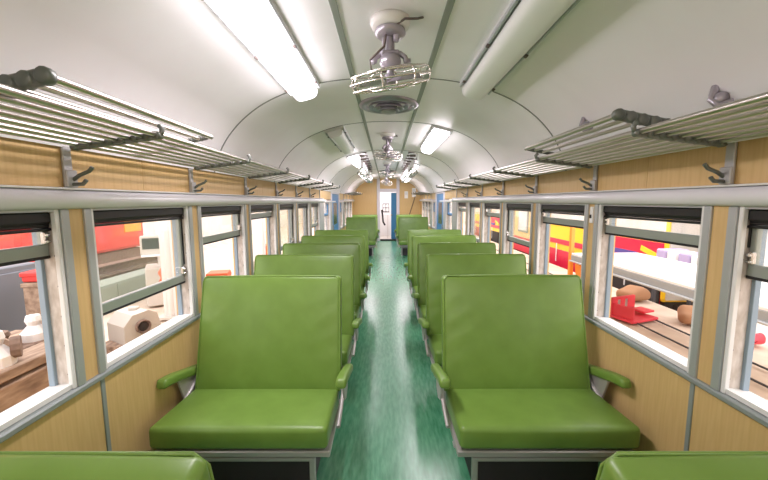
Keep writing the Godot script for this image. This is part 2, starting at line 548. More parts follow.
func build_end_wall():
	var root := structure("wall_end", "tan laminate end wall with a central doorway")
	var z := -END_D - 0.05
	var x0 := -0.28
	var x1 := 0.40
	boxed("panel", Vector3((-1.4 + x0) / 2, 1.3, z), Vector3(x0 + 1.4, 2.6, 0.1), M.wood_laminate, root, 0.001)
	boxed("panel", Vector3((1.4 + x1) / 2, 1.3, z), Vector3(1.4 - x1, 2.6, 0.1), M.wood_laminate, root, 0.001)
	boxed("panel", Vector3((x0 + x1) / 2, 2.29, z), Vector3(x1 - x0, 0.62, 0.1), M.wood_laminate, root, 0.001)
	for x in [x0 - 0.05, x1 + 0.06]:
		boxed("door_post", Vector3(x, 1.28, z + 0.06), Vector3(0.12, 2.56, 0.06), M.door_frame_white, root, 0.006)
	boxed("door_lintel", Vector3((x0 + x1) / 2, 2.04, z + 0.05), Vector3(x1 - x0, 0.13, 0.05), M.door_frame_white, root, 0.006)
	boxed("threshold", Vector3((x0 + x1) / 2, 0.02, z - 0.1), Vector3(x1 - x0, 0.05, 0.3), M.rubber_black, root, 0.004)
	# passage beyond
	var v := structure("wall_passage", "white passage beyond the end doorway")
	boxed("back", Vector3(0.05, 1.2, z - 2.2), Vector3(2.0, 2.5, 0.06), M.white_paint, v, 0.0)
	boxed("side", Vector3(-0.9, 1.2, z - 1.1), Vector3(0.06, 2.5, 2.2), M.white_paint, v, 0.0)
	boxed("side", Vector3(1.0, 1.2, z - 1.1), Vector3(0.06, 2.5, 2.2), M.white_paint, v, 0.0)
	boxed("passage_floor", Vector3(0.05, -0.02, z - 1.1), Vector3(2.0, 0.05, 2.2), M.machine_grey, v, 0.0)
	boxed("passage_ceiling", Vector3(0.05, 2.42, z - 1.1), Vector3(2.0, 0.05, 2.2), M.white_paint, v, 0.0)
	var pl := thing("added_passage_light", "added square ceiling light brightening the passage beyond the end door", "ceiling light", Vector3(0.05, 2.395, z - 1.1))  # added lamp, there to brighten the otherwise dark passage
	boxed("frame", Vector3(0, -0.015, 0), Vector3(0.5, 0.03, 0.9), M.lamp_housing, pl, 0.004)
	boxed("diffuser", Vector3(0, -0.035, 0), Vector3(0.42, 0.02, 0.82), M.diffuser_on, pl, 0.004)
	var gl := AreaLight3D.new()
	gl.name = "lamp_glow"
	gl.area_size = Vector2(0.4, 0.8)
	gl.light_energy = 1.2
	gl.light_color = LAMP_COLOR
	gl.area_range = 20.0
	gl.area_attenuation = 2.0
	gl.shadow_enabled = true
	pl.add_child(gl, true)
	gl.transform = Transform3D(Basis(Vector3.RIGHT, -PI / 2), Vector3(0, -0.05, 0))
	var dr := structure("door_3", "blue end door standing ajar in the doorway")
	var leaf := boxed("door_leaf", Vector3(0.30, 1.0, z - 0.2), Vector3(0.24, 1.9, 0.04), M.door_blue, dr, 0.01)
	leaf.rotation.y = 0.3
	var hb := MB.new()
	hb.lathe([Vector2(0.0001, 0.03), Vector2(0.03, 0.02), Vector2(0.03, 0.0)], 12, Transform3D(Basis(Vector3.RIGHT, PI / 2), Vector3.ZERO))
	part("door_knob", hb.mesh(), M.chrome, dr, Vector3(0.20, 1.05, z - 0.14))
	var n := thing("notice_board", "small framed notice on the white passage wall", "notice", Vector3(-0.03, 1.30, z - 2.16))
	boxed("frame", Vector3.ZERO, Vector3(0.30, 0.40, 0.02), M.machine_dark, n, 0.003)
	for i in 2:
		for j in 2:
			boxed("sheet", Vector3(-0.07 + 0.14 * i, -0.09 + 0.18 * j, 0.012), Vector3(0.11, 0.15, 0.004), M.paper_white, n, 0.0)
	var h := thing("brake_hose", "black hose hanging inside the end doorway", "hose", Vector3(-0.17, 0.6, z - 0.5))
	var b := MB.new()
	b.tube([Vector3(-0.03, 0.65, 0), Vector3(0, 0.4, 0), Vector3(0.02, 0.15, 0.0), Vector3(0.1, 0.0, 0)], 0.035, 8)
	part("hose", b.mesh(), M.rubber_black, h)
	var gr := thing("grab_rail", "thin steel rail across the end doorway", "rail", Vector3(0.05, 0, z - 0.7))
	var b2 := MB.new()
	b2.tube([Vector3(-0.2, 1.05, 0), Vector3(0.2, 1.05, 0)], 0.012, 6)
	b2.tube([Vector3(0.0, 0.0, 0), Vector3(0.0, 1.05, 0)], 0.012, 6)
	part("bar", b2.mesh(), M.steel_bar, gr)
	for q in [[0.79, 1.86, 0.14, 0.28, "white paper notice pinned beside the end door"], [1.10, 1.95, 0.16, 0.36, "pink and white paper notice pinned on the end wall by the rack"]]:
		var p := thing("paper_notice", q[4], "notice", Vector3(q[0], q[1], -END_D + 0.012), 0.0)
		boxed("sheet", Vector3.ZERO, Vector3(q[2], q[3], 0.006), M.paper_white, p, 0.0)
		boxed("picture", Vector3(0, q[3] * 0.18, 0.005), Vector3(q[2] * 0.7, q[3] * 0.4, 0.003), M.strap_white, p, 0.0)
	var rod := thing("support_rod", "thin dark rod leaning across the end wall", "rod", Vector3(1.05, 0.85, -END_D + 0.03))
	var b3 := MB.new()
	b3.tube([Vector3(-0.2, 0, 0), Vector3(0.1, 0.95, 0)], 0.014, 6)
	part("bar", b3.mesh(), M.cable_brown, rod)

func build_back_wall():
	var root := structure("wall_rear", "tan laminate wall closing the rear of the coach")
	boxed("panel", Vector3(0, 1.3, BACK_Z + 0.05), Vector3(2.9, 2.7, 0.1), M.wood_laminate, root, 0.0)


# ---------------------------------------------------------------- seats
func make_seat() -> Node3D:
	var t := thing("bench_seat", "", "seat")
	# cushion
	var b := MB.new()
	b.soft(Vector3(0.47, 0.062, 0.235), 0.026, Vector3i(14, 2, 8), func(p: Vector3):
		var q := p
		var dome := (1.0 - pow(absf(p.x) / 0.47, 4.0)) * (1.0 - pow(absf(p.z) / 0.235, 4.0))
		if p.y > 0: q.y += 0.010 * dome
		q.y += 0.07 * p.z
		if p.z > 0: q.z += 0.008 * (1.0 - pow(absf(p.x) / 0.47, 4.0)) * (1.0 - pow(absf(p.y) / 0.062, 2.0))
		return q)
	part("seat_cushion", b.mesh(), M.green_vinyl, t, Vector3(0, 0.372, 0.075))
	# backrest, leaning away
	var lean := Basis(Vector3.RIGHT, -0.218)
	b = MB.new()
	var rng := RandomNumberGenerator.new()
	rng.seed = 5
	b.soft(Vector3(0.47, 0.375, 0.05), 0.026, Vector3i(16, 14, 2), func(p: Vector3):
		var q := p
		var v := (p.y + 0.375) / 0.75
		q.x *= 1.0 - 0.018 * v
		q.z *= lerpf(1.0, 0.78, v)
		if p.z > 0:
			q.z += 0.014 * (1.0 - pow(absf(p.x) / 0.47, 4.0)) * (1.0 - pow(absf(p.y) / 0.375, 4.0))
			var side := clampf((absf(p.x) - 0.22) / 0.2, 0, 1) * clampf((0.47 - absf(p.x)) / 0.05, 0, 1)
			q.z += 0.0035 * side * sin((p.y * 1.0 - p.x * 0.55) * 46.0) * clampf((0.3 - absf(p.y)) / 0.1, 0, 1)
		q.y += 0.006 * (1.0 - pow(absf(p.x) / 0.47, 2.0)) * v
		return q)
	var back := part("backrest", b.mesh(), M.green_vinyl, t, Vector3(0, 0.40, -0.17) + lean * Vector3(0, 0.36, 0))
	back.basis = lean
	b = MB.new()
	var edge := []
	for q in [[-0.463, -0.36], [-0.455, 0.34], [-0.43, 0.372], [0.43, 0.372], [0.455, 0.34], [0.463, -0.36]]:
		edge.append(Vector3(q[0], q[1], lerpf(0.047, 0.036, (q[1] + 0.375) / 0.75)))
	b.tube(edge, 0.0045, 6)
	part("piping", b.mesh(), M.green_vinyl, back)
	# armrests
	var arm := Basis(Vector3.RIGHT, -0.27)
	for s in [-1, 1]:
		b = MB.new()
		b.soft(Vector3(0.031, 0.028, 0.215), 0.019, Vector3i(2, 1, 8), func(p: Vector3):
			var q := p
			if p.z > 0.12: q.y -= (p.z - 0.12) * 0.12
			return q)
		var a := part("armrest", b.mesh(), M.green_vinyl, t, Vector3(s * 0.507, 0.550, -0.07))
		a.basis = arm
		b = MB.new()
		b.extrude(PackedVector2Array([Vector2(-0.12, -0.17), Vector2(-0.03, -0.16), Vector2(0.07, -0.02), Vector2(-0.18, -0.02), Vector2(-0.18, -0.12)]), -0.006, 0.006)
		var br := part("arm_bracket", b.mesh(), M.seat_metal, a, Vector3(-s * 0.008, 0, 0))
		br.basis = Basis(Vector3.UP, -PI / 2)
		b = MB.new()
		b.tube([Vector3(s * 0.487, 0.47, -0.2), Vector3(s * 0.489, 0.425, -0.13), Vector3(s * 0.489, 0.37, 0.02), Vector3(s * 0.487, 0.335, 0.13)], 0.012, 8)
		part("side_rail", b.mesh(), M.seat_metal, t)
	# frame and pedestal
	b = MB.new()
	for z in [-0.14, 0.285]: b.box(Vector3(0, 0.296, z), Vector3(0.93, 0.034, 0.03), 0.005)
	for x in [-0.45, 0.45]: b.box(Vector3(x, 0.296, 0.072), Vector3(0.03, 0.034, 0.42), 0.005)
	part("seat_frame", b.mesh(), M.seat_metal, t)
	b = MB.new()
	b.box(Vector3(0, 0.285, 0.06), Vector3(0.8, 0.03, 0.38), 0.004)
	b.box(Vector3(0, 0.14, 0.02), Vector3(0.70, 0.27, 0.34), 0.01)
	part("shade_fill", b.mesh(), M.underseat_shade, t)  # dark block filling the pedestal, stands in for the shade under the seat
	b = MB.new()
	for z in [-0.17, 0.26]: b.box(Vector3(0, 0.246, z), Vector3(0.76, 0.022, 0.03), 0.004)
	part("cross_bar", b.mesh(), M.seat_metal, t)
	for x in [-0.365, 0.365]:
		for z in [-0.17, 0.26]:
			b = MB.new()
			b.box(Vector3(0, 0.122, 0), Vector3(0.03, 0.244, 0.03), 0.004)
			b.box(Vector3(0, 0.006, 0), Vector3(0.06, 0.012, 0.06), 0.003)
			part("leg", b.mesh(), M.seat_metal, t, Vector3(x, 0, z))
	return t

func build_seats():
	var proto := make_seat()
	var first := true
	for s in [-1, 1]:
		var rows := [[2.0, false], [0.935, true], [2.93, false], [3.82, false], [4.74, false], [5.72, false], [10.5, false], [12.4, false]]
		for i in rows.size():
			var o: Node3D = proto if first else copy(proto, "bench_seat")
			first = false
			var lab := ""
			if i == 1: lab = "green vinyl bench seat turned round toward the rest of its row, " + SIDE[s]
			elif i < 6: lab = "green vinyl bench seat, %s facing the reversed seat, %s" % [ordinal(maxi(i - 1, 0)), SIDE[s]]
			else: lab = "green vinyl bench seat beyond the side doors, %s from the end wall, %s" % ["second" if i == 6 else "first", SIDE[s]]
			tag(o, lab, "seat", "green bench seats along the aisle")
			o.position = Vector3(s * (0.795 if i != 1 else 0.845) + (0.012 if s > 0 else 0.0), 0, -rows[i][0])
			o.rotation.y = PI if rows[i][1] else 0.0
			if rows[i][1]:                               # no armrest on the window side of the turned seats
				for side_part in ["armrest", "side_rail"]:
					var gone := o.get_node(side_part + ("2" if s < 0 else ""))
					o.remove_child(gone)
					gone.free()
			o.get_node("seat_cushion").position.x = s * 0.014 * (-1.0 if rows[i][1] else 1.0)


# ---------------------------------------------------------------- luggage racks and hooks
func rack_arm(len: float, h: float) -> MB:               # a cast arm with round bosses, along +x
	var b := MB.new()
	b.box(Vector3(len / 2, 0, 0), Vector3(len, h, 0.018), 0.006)
	var n := int(round(len / 0.05)) + 1
	for i in n:
		var p := Vector3(len * i / (n - 1), 0, 0)
		b.lathe([Vector2(0.0001, 0.015), Vector2(h * 0.40, 0.015), Vector2(h * 0.52, 0.010), Vector2(h * 0.52, -0.010), Vector2(h * 0.40, -0.015), Vector2(0.0001, -0.015)], 12, Transform3D(Basis(Vector3.RIGHT, PI / 2), p))
	return b

func build_rack(s: int, d0: float, d1: float, label: String, arm_far: bool):
	var w: float = WALL[s]
	var t := thing("luggage_rack", label, "luggage rack", Vector3(s * (w - 0.03), 1.66, -(d0 + d1) / 2), 0.0, "steel luggage racks above the windows")
	var L := d1 - d0
	var yb := EYE.y - 1.66
	var x_back := 0.03
	var x_front := 0.35
	for i in 7:
		var f := i / 6.0
		var b := MB.new()
		var x := -s * lerpf(x_back, x_front, f)
		var y := yb + lerpf(0.232, 0.272, f)
		b.tube([Vector3(x, y, -L / 2 + 0.001), Vector3(x, y, L / 2 - 0.001)], 0.0125 if i == 6 else 0.0095, 8)
		part("bar", b.mesh(), M.steel_bar, t)
	var ends := [-L / 2 + 0.023] if arm_far else [-L / 2 + 0.023, L / 2 - 0.023]
	for z in ends:
		var a := part("arm", rack_arm(0.345, 0.028).mesh(), M.cast_grey, t, Vector3(-s * 0.02, yb + 0.222, z))
		a.basis = (Basis(Vector3.UP, PI) if s > 0 else Basis.IDENTITY) * Basis(Vector3.BACK, 0.124)
		var b := MB.new()
		b.box(Vector3(0, 0, 0), Vector3(0.012, 0.2, 0.04), 0.003)
		part("stay", b.mesh(), M.light_bracket, t, Vector3(s * 0.022, yb + 0.145, z))
		b = MB.new()
		b.tube([Vector3(-s * 0.33, 0.27 + yb, z), Vector3(-s * 0.372, 0.272 + yb, z), Vector3(-s * 0.378, 0.292 + yb, z), Vector3(-s * 0.366, 0.306 + yb, z)], 0.011, 7)
		part("arm_tip", b.mesh(), M.cast_grey, t)

func build_racks():
	for s in [-1, 1]:
		for k in range(-2, 6):
			build_rack(s, post_d(k), post_d(k + 1), "steel bar luggage rack, bay %s from the side door, %s" % [["one", "two", "three", "four", "five", "six", "seven", "eight"][5 - k], SIDE[s]], k > -2)
		for k in 3:
			build_rack(s, 10.82 + PITCH * k, 10.82 + PITCH * (k + 1), "steel bar luggage rack near the end wall, bay %s, %s" % [["one", "two", "three"][k], SIDE[s]], false)
		# small upper shelf of three bars on cast arms
		var d0 := 0.97 if s < 0 else 1.52
		var L := 0.88 if s < 0 else 0.96
		var xf := -0.935 if s < 0 else 0.945
		var y := EYE.y + (0.334 if s < 0 else 0.355)
		var t := thing("upper_rack", "short steel upper shelf of three bars on cast arms, " + SIDE[s], "luggage rack", Vector3(xf, y, -d0 - L / 2))
		for i in 3:
			var b := MB.new()
			b.tube([Vector3(s * 0.055 * i, -0.012 * i, -L / 2), Vector3(s * 0.055 * i, -0.012 * i, L / 2)], 0.0135 if i == 0 else 0.010, 8)
			part("bar", b.mesh(), M.steel_bar, t)
		for e in [-1, 1]:
			var a := part("arm", rack_arm(0.36, 0.046 if e > 0 else 0.024).mesh(), M.cast_grey, t, Vector3(0, 0, e * L / 2))
			a.basis = (Basis(Vector3.UP, PI) if s < 0 else Basis.IDENTITY) * Basis(Vector3.BACK, -0.2)
	# ceiling clamps above the racks
	for q in [[1, 1.38, 1.24], [1, 2.2, 1.19]]:
		var b := MB.new()
		b.tube([Vector3(0, 0.05, -0.03), Vector3(-0.02, 0.0, -0.02), Vector3(-0.01, -0.03, 0.0), Vector3(0.02, -0.02, 0.03)], 0.014, 8)
		b.lathe([Vector2(0.0001, 0.012), Vector2(0.022, 0.01), Vector2(0.026, -0.01), Vector2(0.0001, -0.012)], 10, Transform3D(Basis(Vector3.RIGHT, PI / 2), Vector3(0.0, 0.0, 0.0)))
		var cy := ceiling_at(q[2]).x - 0.045
		var t := thing("ceiling_clamp", "small grey clamp on the ceiling above the %s rack bay" % ("wider lit" if q[1] < 2 else "shelf end"), "clamp", Vector3(q[2], cy, -q[1]))
		part("clamp", b.mesh(), M.fan_grey, t)

func build_hooks():
	for s in [-1, 1]:
		for k in range(-1, 6):
			var t := thing("coat_hook", "double metal coat hook on the rail, post %s from the side door, %s" % [["one", "two", "three", "four", "five", "six", "seven"][5 - k], SIDE[s]], "hook", Vector3(s * (WALL[s] - 0.022), RAIL_HI + 0.008, -post_d(k) + 0.023), 0.0, "coat hooks along the rail")
			var b := MB.new()
			b.box(Vector3(0, 0.035, 0), Vector3(0.012, 0.07, 0.05), 0.004)
			part("plate", b.mesh(), M.light_bracket, t)
			b = MB.new()
			b.tube([Vector3(0, 0.03, -0.005), Vector3(-s * 0.03, 0.05, -0.005), Vector3(-s * 0.07, 0.066, -0.005), Vector3(-s * 0.085, 0.082, -0.005)], 0.008, 7)
			part("upper_prong", b.mesh(), M.cast_grey, t)
			b = MB.new()
			b.tube([Vector3(0, 0.012, 0), Vector3(-s * 0.045, 0.014, 0), Vector3(-s * 0.06, 0.03, 0)], 0.008, 7)
			part("lower_prong", b.mesh(), M.cast_grey, t)


func build_switch():
	var t := thing("switch_plate", "small white switch plate with a dark toggle on the window post", "switch", Vector3(WALL[1] - 0.002, 1.47, -post_d(1)))
	boxed("plate", Vector3(0, 0.05, 0), Vector3(0.012, 0.11, 0.036), M.white_paint, t, 0.003)
	boxed("toggle", Vector3(-0.009, 0.04, 0), Vector3(0.012, 0.024, 0.012), M.gasket_black, t, 0.002)


# ---------------------------------------------------------------- ceiling fittings
func build_lamp(s: int, d0: float, d1: float, lit: bool, label: String):
	var x := s * 0.625
	var cy := ceiling_at(x)
	var L := d1 - d0
	var t := thing("ceiling_light", label, "ceiling light", Vector3(x, cy.x, -(d0 + d1) / 2), 0.0, "long ceiling lights")
	var tilt := cy.y * s
	var turn := Basis(Vector3.BACK, tilt)
	var b := MB.new()
	b.box(Vector3(0, -0.012, 0), Vector3(0.23, 0.03, L + 0.02), 0.004)
	part("back_plate", b.mesh(), M.lamp_housing, t).basis = turn
	for e in [-1, 1]:
		b = MB.new()
		b.box(Vector3(e * 0.105, -0.034, 0), Vector3(0.014, 0.03, L - 0.02), 0.003)
		var st := part("side_strip", b.mesh(), M.frame_alu, t)
		st.basis = turn
		for q in 3:
			b = MB.new()
			b.box(Vector3(e * 0.105, -0.052, L * (-0.4 + 0.4 * q)), Vector3(0.018, 0.012, 0.03), 0.003)
			part("clip", b.mesh(), M.cable_brown, st)
	var prof := PackedVector2Array()
	for q in 15:
		var a := PI + PI * q / 14.0
		prof.append(Vector2(0.088 * signf(cos(a)) * pow(absf(cos(a)), 0.55), -0.027 + 0.075 * signf(sin(a)) * pow(absf(sin(a)), 0.7)))
	b = MB.new()
	b.extrude(prof, -L / 2, L / 2, Transform3D.IDENTITY, 1)
	part("diffuser", b.mesh(), M.diffuser_on if lit else M.diffuser_off, t).basis = turn
	if lit:
		for q in [[Vector3(0, -0.112, 0), 0.0, 0.16, 0.50], [Vector3(-0.095, -0.07, 0), -PI / 2, 0.06, 0.05], [Vector3(0.095, -0.07, 0), PI / 2, 0.06, 0.05]]:
			var l := AreaLight3D.new()
			l.name = "lamp_glow"
			l.light_color = LAMP_COLOR
			l.area_size = Vector2(q[2], L - 0.02)
			l.light_energy = q[3] * LAMP
			l.area_range = 20.0
			l.area_attenuation = 2.0
			l.shadow_enabled = true
			t.add_child(l, true)
			l.transform = Transform3D(turn * Basis(Vector3.BACK, q[1]) * Basis(Vector3.RIGHT, -PI / 2), turn * q[0])

func build_lamps():
	for q in [[-1, 1.25, 2.65, true, "lit white ceiling light over the first facing seat, machine shop side"], [1, 1.25, 2.65, false, "unlit white ceiling light opposite the lit one, yellow railcar side"],
			[-1, 4.14, 5.6, false, "unlit white ceiling light past the round vent, machine shop side"], [1, 4.14, 5.6, true, "lit white ceiling light past the round vent, yellow railcar side"],
			[-1, 6.42, 7.7, true, "lit white ceiling light before the side doors, machine shop side"], [1, 8.0, 9.4, true, "lit white ceiling light between the side doors, yellow railcar side"],
			[-1, 11.5, 12.9, true, "lit white ceiling light near the end wall, machine shop side"], [1, 11.5, 12.9, true, "lit white ceiling light near the end wall, yellow railcar side"],
			[-1, -2.6, -1.2, true, "lit white ceiling light over the rear end of the coach, machine shop side"], [1, -2.6, -1.2, true, "lit white ceiling light over the rear end of the coach, yellow railcar side"]]:
		build_lamp(q[0], q[1], q[2], q[3], q[4])

func make_fan() -> Node3D:
	var t := thing("ceiling_fan", "", "fan")
	var b := MB.new()
	b.lathe([Vector2(0.0001, 0.0), Vector2(0.1, 0.0), Vector2(0.102, -0.02), Vector2(0.088, -0.045), Vector2(0.07, -0.048), Vector2(0.0001, -0.048)], 24)
	part("base", b.mesh(), M.fan_white, t)
	b = MB.new()
	b.lathe([Vector2(0.075, -0.05), Vector2(0.078, -0.07), Vector2(0.06, -0.085), Vector2(0.0001, -0.088)], 20)
	b.tube([Vector3(0, -0.06, 0), Vector3(0, -0.16, 0)], 0.022, 10)
	b.box(Vector3(-0.032, -0.12, 0.02), Vector3(0.016, 0.06, 0.016), 0.004)
	b.box(Vector3(0.03, -0.10, 0.03), Vector3(0.03, 0.04, 0.03), 0.008)
	part("stem", b.mesh(), M.fan_grey, t)
	b = MB.new()
	b.box(Vector3(0, -0.165, 0), Vector3(0.10, 0.03, 0.06), 0.01)
	for s in [-1, 1]:
		b.tube([Vector3(s * 0.045, -0.16, 0), Vector3(s * 0.075, -0.18, 0), Vector3(s * 0.082, -0.205, 0)], 0.014, 8)
		b.lathe([Vector2(0.0001, 0.016), Vector2(0.015, 0.014), Vector2(0.015, -0.01)], 10, Transform3D(Basis(Vector3.BACK, -s * PI / 2), Vector3(s * 0.088, -0.2, 0)))
	part("yoke", b.mesh(), M.fan_grey, t)
	b = MB.new()
	var prof := []
	for q in 11:
		var a := PI * q / 10.0
		prof.append(Vector2(maxf(0.0001, 0.055 * sin(a)), -0.2 + 0.045 * cos(a)))
	b.lathe(prof, 20)
	b.tube([Vector3(0, -0.23, 0), Vector3(0, -0.265, 0)], 0.017, 10)
	part("motor", b.mesh(), M.fan_grey, t)
	var cage := Node3D.new()
	cage.name = "cage"
	t.add_child(cage)
	cage.position = Vector3(0, -0.285, 0)
	cage.rotation = Vector3(0.27, 0, 0.16)
	for q in [[0.125, 0.046], [0.195, 0.034], [0.206, 0.0], [0.195, -0.034], [0.12, -0.046]]:
		b = MB.new()
		var ring := []
		for i in 32: ring.append(Vector3(q[0] * cos(TAU * i / 32), q[1], q[0] * sin(TAU * i / 32)))
		b.tube(ring, 0.0042, 6, true)
		part("ring", b.mesh(), M.fan_wire, cage)
	b = MB.new()
	for i in 8:
		var a := TAU * i / 8 + 0.2
		var path := []
		for q in [[0.03, 0.046], [0.125, 0.046], [0.195, 0.034], [0.207, 0.0], [0.195, -0.034], [0.12, -0.046], [0.03, -0.046]]:
			path.append(Vector3(q[0] * cos(a), q[1], q[0] * sin(a)))
		b.tube(path, 0.0042, 6)
	part("spokes", b.mesh(), M.fan_wire, cage)
	for i in 4:
		b = MB.new()
		var a := TAU * i / 4 + 0.35
		var pts := []
		for j in 6:
			var f := j / 5.0
			var r := lerpf(0.025, 0.165, f)
			var wd := 0.022 + 0.055 * sin(PI * minf(f * 0.75 + 0.2, 1.0))
			pts.append([Vector3(r, 0.012, -wd * 0.6), Vector3(r, -0.014, wd * 0.6)])
		for j in 5:
			b.quad(pts[j][0], pts[j + 1][0], pts[j + 1][1], pts[j][1], 1)
			b.quad(pts[j][1] + Vector3(0, -0.002, 0), pts[j + 1][1] + Vector3(0, -0.002, 0), pts[j + 1][0] + Vector3(0, -0.002, 0), pts[j][0] + Vector3(0, -0.002, 0), 2)
		part("blade", b.mesh(), M.fan_grey, cage).rotation.y = a
	b = MB.new()
	b.lathe([Vector2(0.0001, 0.03), Vector2(0.026, 0.025), Vector2(0.026, -0.02), Vector2(0.018, -0.03), Vector2(0.0001, -0.032)], 14)
	part("hub", b.mesh(), M.fan_grey, cage)
	b = MB.new()
	b.tube([Vector3(0.03, -0.05, 0.06), Vector3(0.07, -0.035, 0.08), Vector3(0.13, -0.03, 0.07), Vector3(0.16, -0.005, 0.03)], 0.006, 6)
	b.tube([Vector3(-0.02, -0.08, 0.03), Vector3(-0.03, -0.15, 0.06), Vector3(-0.10, -0.21, 0.05), Vector3(-0.095, -0.25, 0.03), Vector3(-0.02, -0.255, 0.02)], 0.006, 6)
	part("cable", b.mesh(), M.cable_brown, t)
	return t

func build_fans():
	var proto := make_fan()
	var labels := ["grey caged ceiling fan in front of the round vent", "grey caged ceiling fan just beyond the first round vent", "grey caged ceiling fan between the blue side doors", "grey caged ceiling fan close to the end wall"]
	var ds := [1.86, 4.83, 8.4, 12.2]
	for i in 4:
		var o: Node3D = proto if i == 0 else copy(proto, "ceiling_fan")
		tag(o, labels[i], "fan", "ceiling fans along the coach")
		o.position = Vector3(-0.005, ceiling_at(0).x, -ds[i])
		o.rotation.y = [0.0, 0.9, 2.1, 3.0][i]
	var vd := [3.4, 7.05, 10.7]
	for i in 3:
		var t := thing("ceiling_vent", ["round grey ceiling vent behind the first fan", "round grey ceiling vent before the side doors", "round grey ceiling vent beyond the side doors"][i], "vent", Vector3(0.0, ceiling_at(0).x, -vd[i]), 0.0, "round ceiling vents")
		var b := MB.new()
		b.lathe([Vector2(0.29, 0.0), Vector2(0.285, -0.014), Vector2(0.255, -0.03), Vector2(0.22, -0.028), Vector2(0.205, 0.0)], 36)
		part("flange", b.mesh(), M.vent_metal, t)
		for q in 3:
			b = MB.new()
			var r := 0.19 - 0.045 * q
			var y := -0.02 - 0.016 * q
			b.lathe([Vector2(r - 0.035, y + 0.03), Vector2(r, y - 0.006), Vector2(r - 0.006, y - 0.012), Vector2(r - 0.045, y + 0.024)], 32)
			part("cone", b.mesh(), M.vent_metal, t)
		b = MB.new()
		b.lathe([Vector2(0.0001, -0.05), Vector2(0.062, -0.052), Vector2(0.07, -0.062), Vector2(0.066, -0.078), Vector2(0.0001, -0.082)], 24)
		part("centre_cap", b.mesh(), M.strip_grey, t)
		b = MB.new()
		b.lathe([Vector2(0.0001, -0.002), Vector2(0.21, -0.002)], 24)
		part("throat", b.mesh(), M.machine_dark, t)

func build_straps():
	var proto: Node3D = null
	for s in [-1, 1]:
		for i in 7:
			var o: Node3D
			if proto == null:
				proto = thing("strap_hanger", "", "strap")
				var b := MB.new()
				b.tube([Vector3(-0.075, 0.0, 0), Vector3(0.075, 0.0, 0), Vector3(0.075, -0.12, 0), Vector3(-0.075, -0.12, 0)], 0.013, 7, true)
				b.tube([Vector3(-0.05, -0.06, 0), Vector3(0.05, -0.06, 0)], 0.02, 7)
				part("mount", b.mesh(), M.strap_brown, proto)
				b = MB.new()
				b.box(Vector3(0, -0.20, 0), Vector3(0.05, 0.16, 0.008), 0.003)
				part("strap", b.mesh(), M.strap_white, proto)
				b = MB.new()
				b.tube([Vector3(-0.03, -0.27, 0), Vector3(0.03, -0.27, 0), Vector3(0.085, -0.37, 0), Vector3(0.07, -0.39, 0), Vector3(-0.07, -0.39, 0), Vector3(-0.085, -0.37, 0)], 0.013, 7, true)
				part("handle", b.mesh(), M.chrome, proto)
				o = proto
			else:
				o = copy(proto, "strap_hanger")
			tag(o, "hanging strap with triangular handle, %s of the row before the side door, %s" % [ordinal(i), SIDE[s]], "strap", "hanging straps by the side doors")
			o.position = Vector3(s * 0.46, ceiling_at(0.46).x, -(6.45 + 0.45 * i))


# ---------------------------------------------------------------- workshop outside
func build_hall():
	var root := structure("ground", "pale concrete workshop floor outside the coach")
	boxed("track_floor", Vector3(0, -1.0, -12), Vector3(40, 0.2, 60), M.hall_floor, root, 0.0)
	for s in [-1, 1]:
		boxed("platform", Vector3(s * 3.0, -0.48, -12), Vector3(2.6, 0.9, 60), M.hall_floor, root, 0.0)
	var w := structure("wall_hall", "pale workshop hall walls beyond the machines")
	boxed("far_side", Vector3(10.5, 2.2, -12), Vector3(0.3, 6.4, 60), M.hall_wall, w, 0.0)
	boxed("far_side", Vector3(-10.5, 2.2, -12), Vector3(0.3, 6.4, 60), M.hall_wall, w, 0.0)
	boxed("far_end", Vector3(0, 2.2, -40), Vector3(21, 6.4, 0.3), M.hall_wall, w, 0.0)

func cylinder_part(called: String, r: float, h: float, material: Material, parent: Node, at: Vector3, turn := Basis.IDENTITY, n := 16):
	var b := MB.new()
	b.lathe([Vector2(0.0001, h / 2), Vector2(r * 0.94, h / 2), Vector2(r, h / 2 - r * 0.06), Vector2(r, -h / 2 + r * 0.06), Vector2(r * 0.94, -h / 2), Vector2(0.0001, -h / 2)], n)
	var o := part(called, b.mesh(), material, parent, at)
	o.basis = turn
	return o

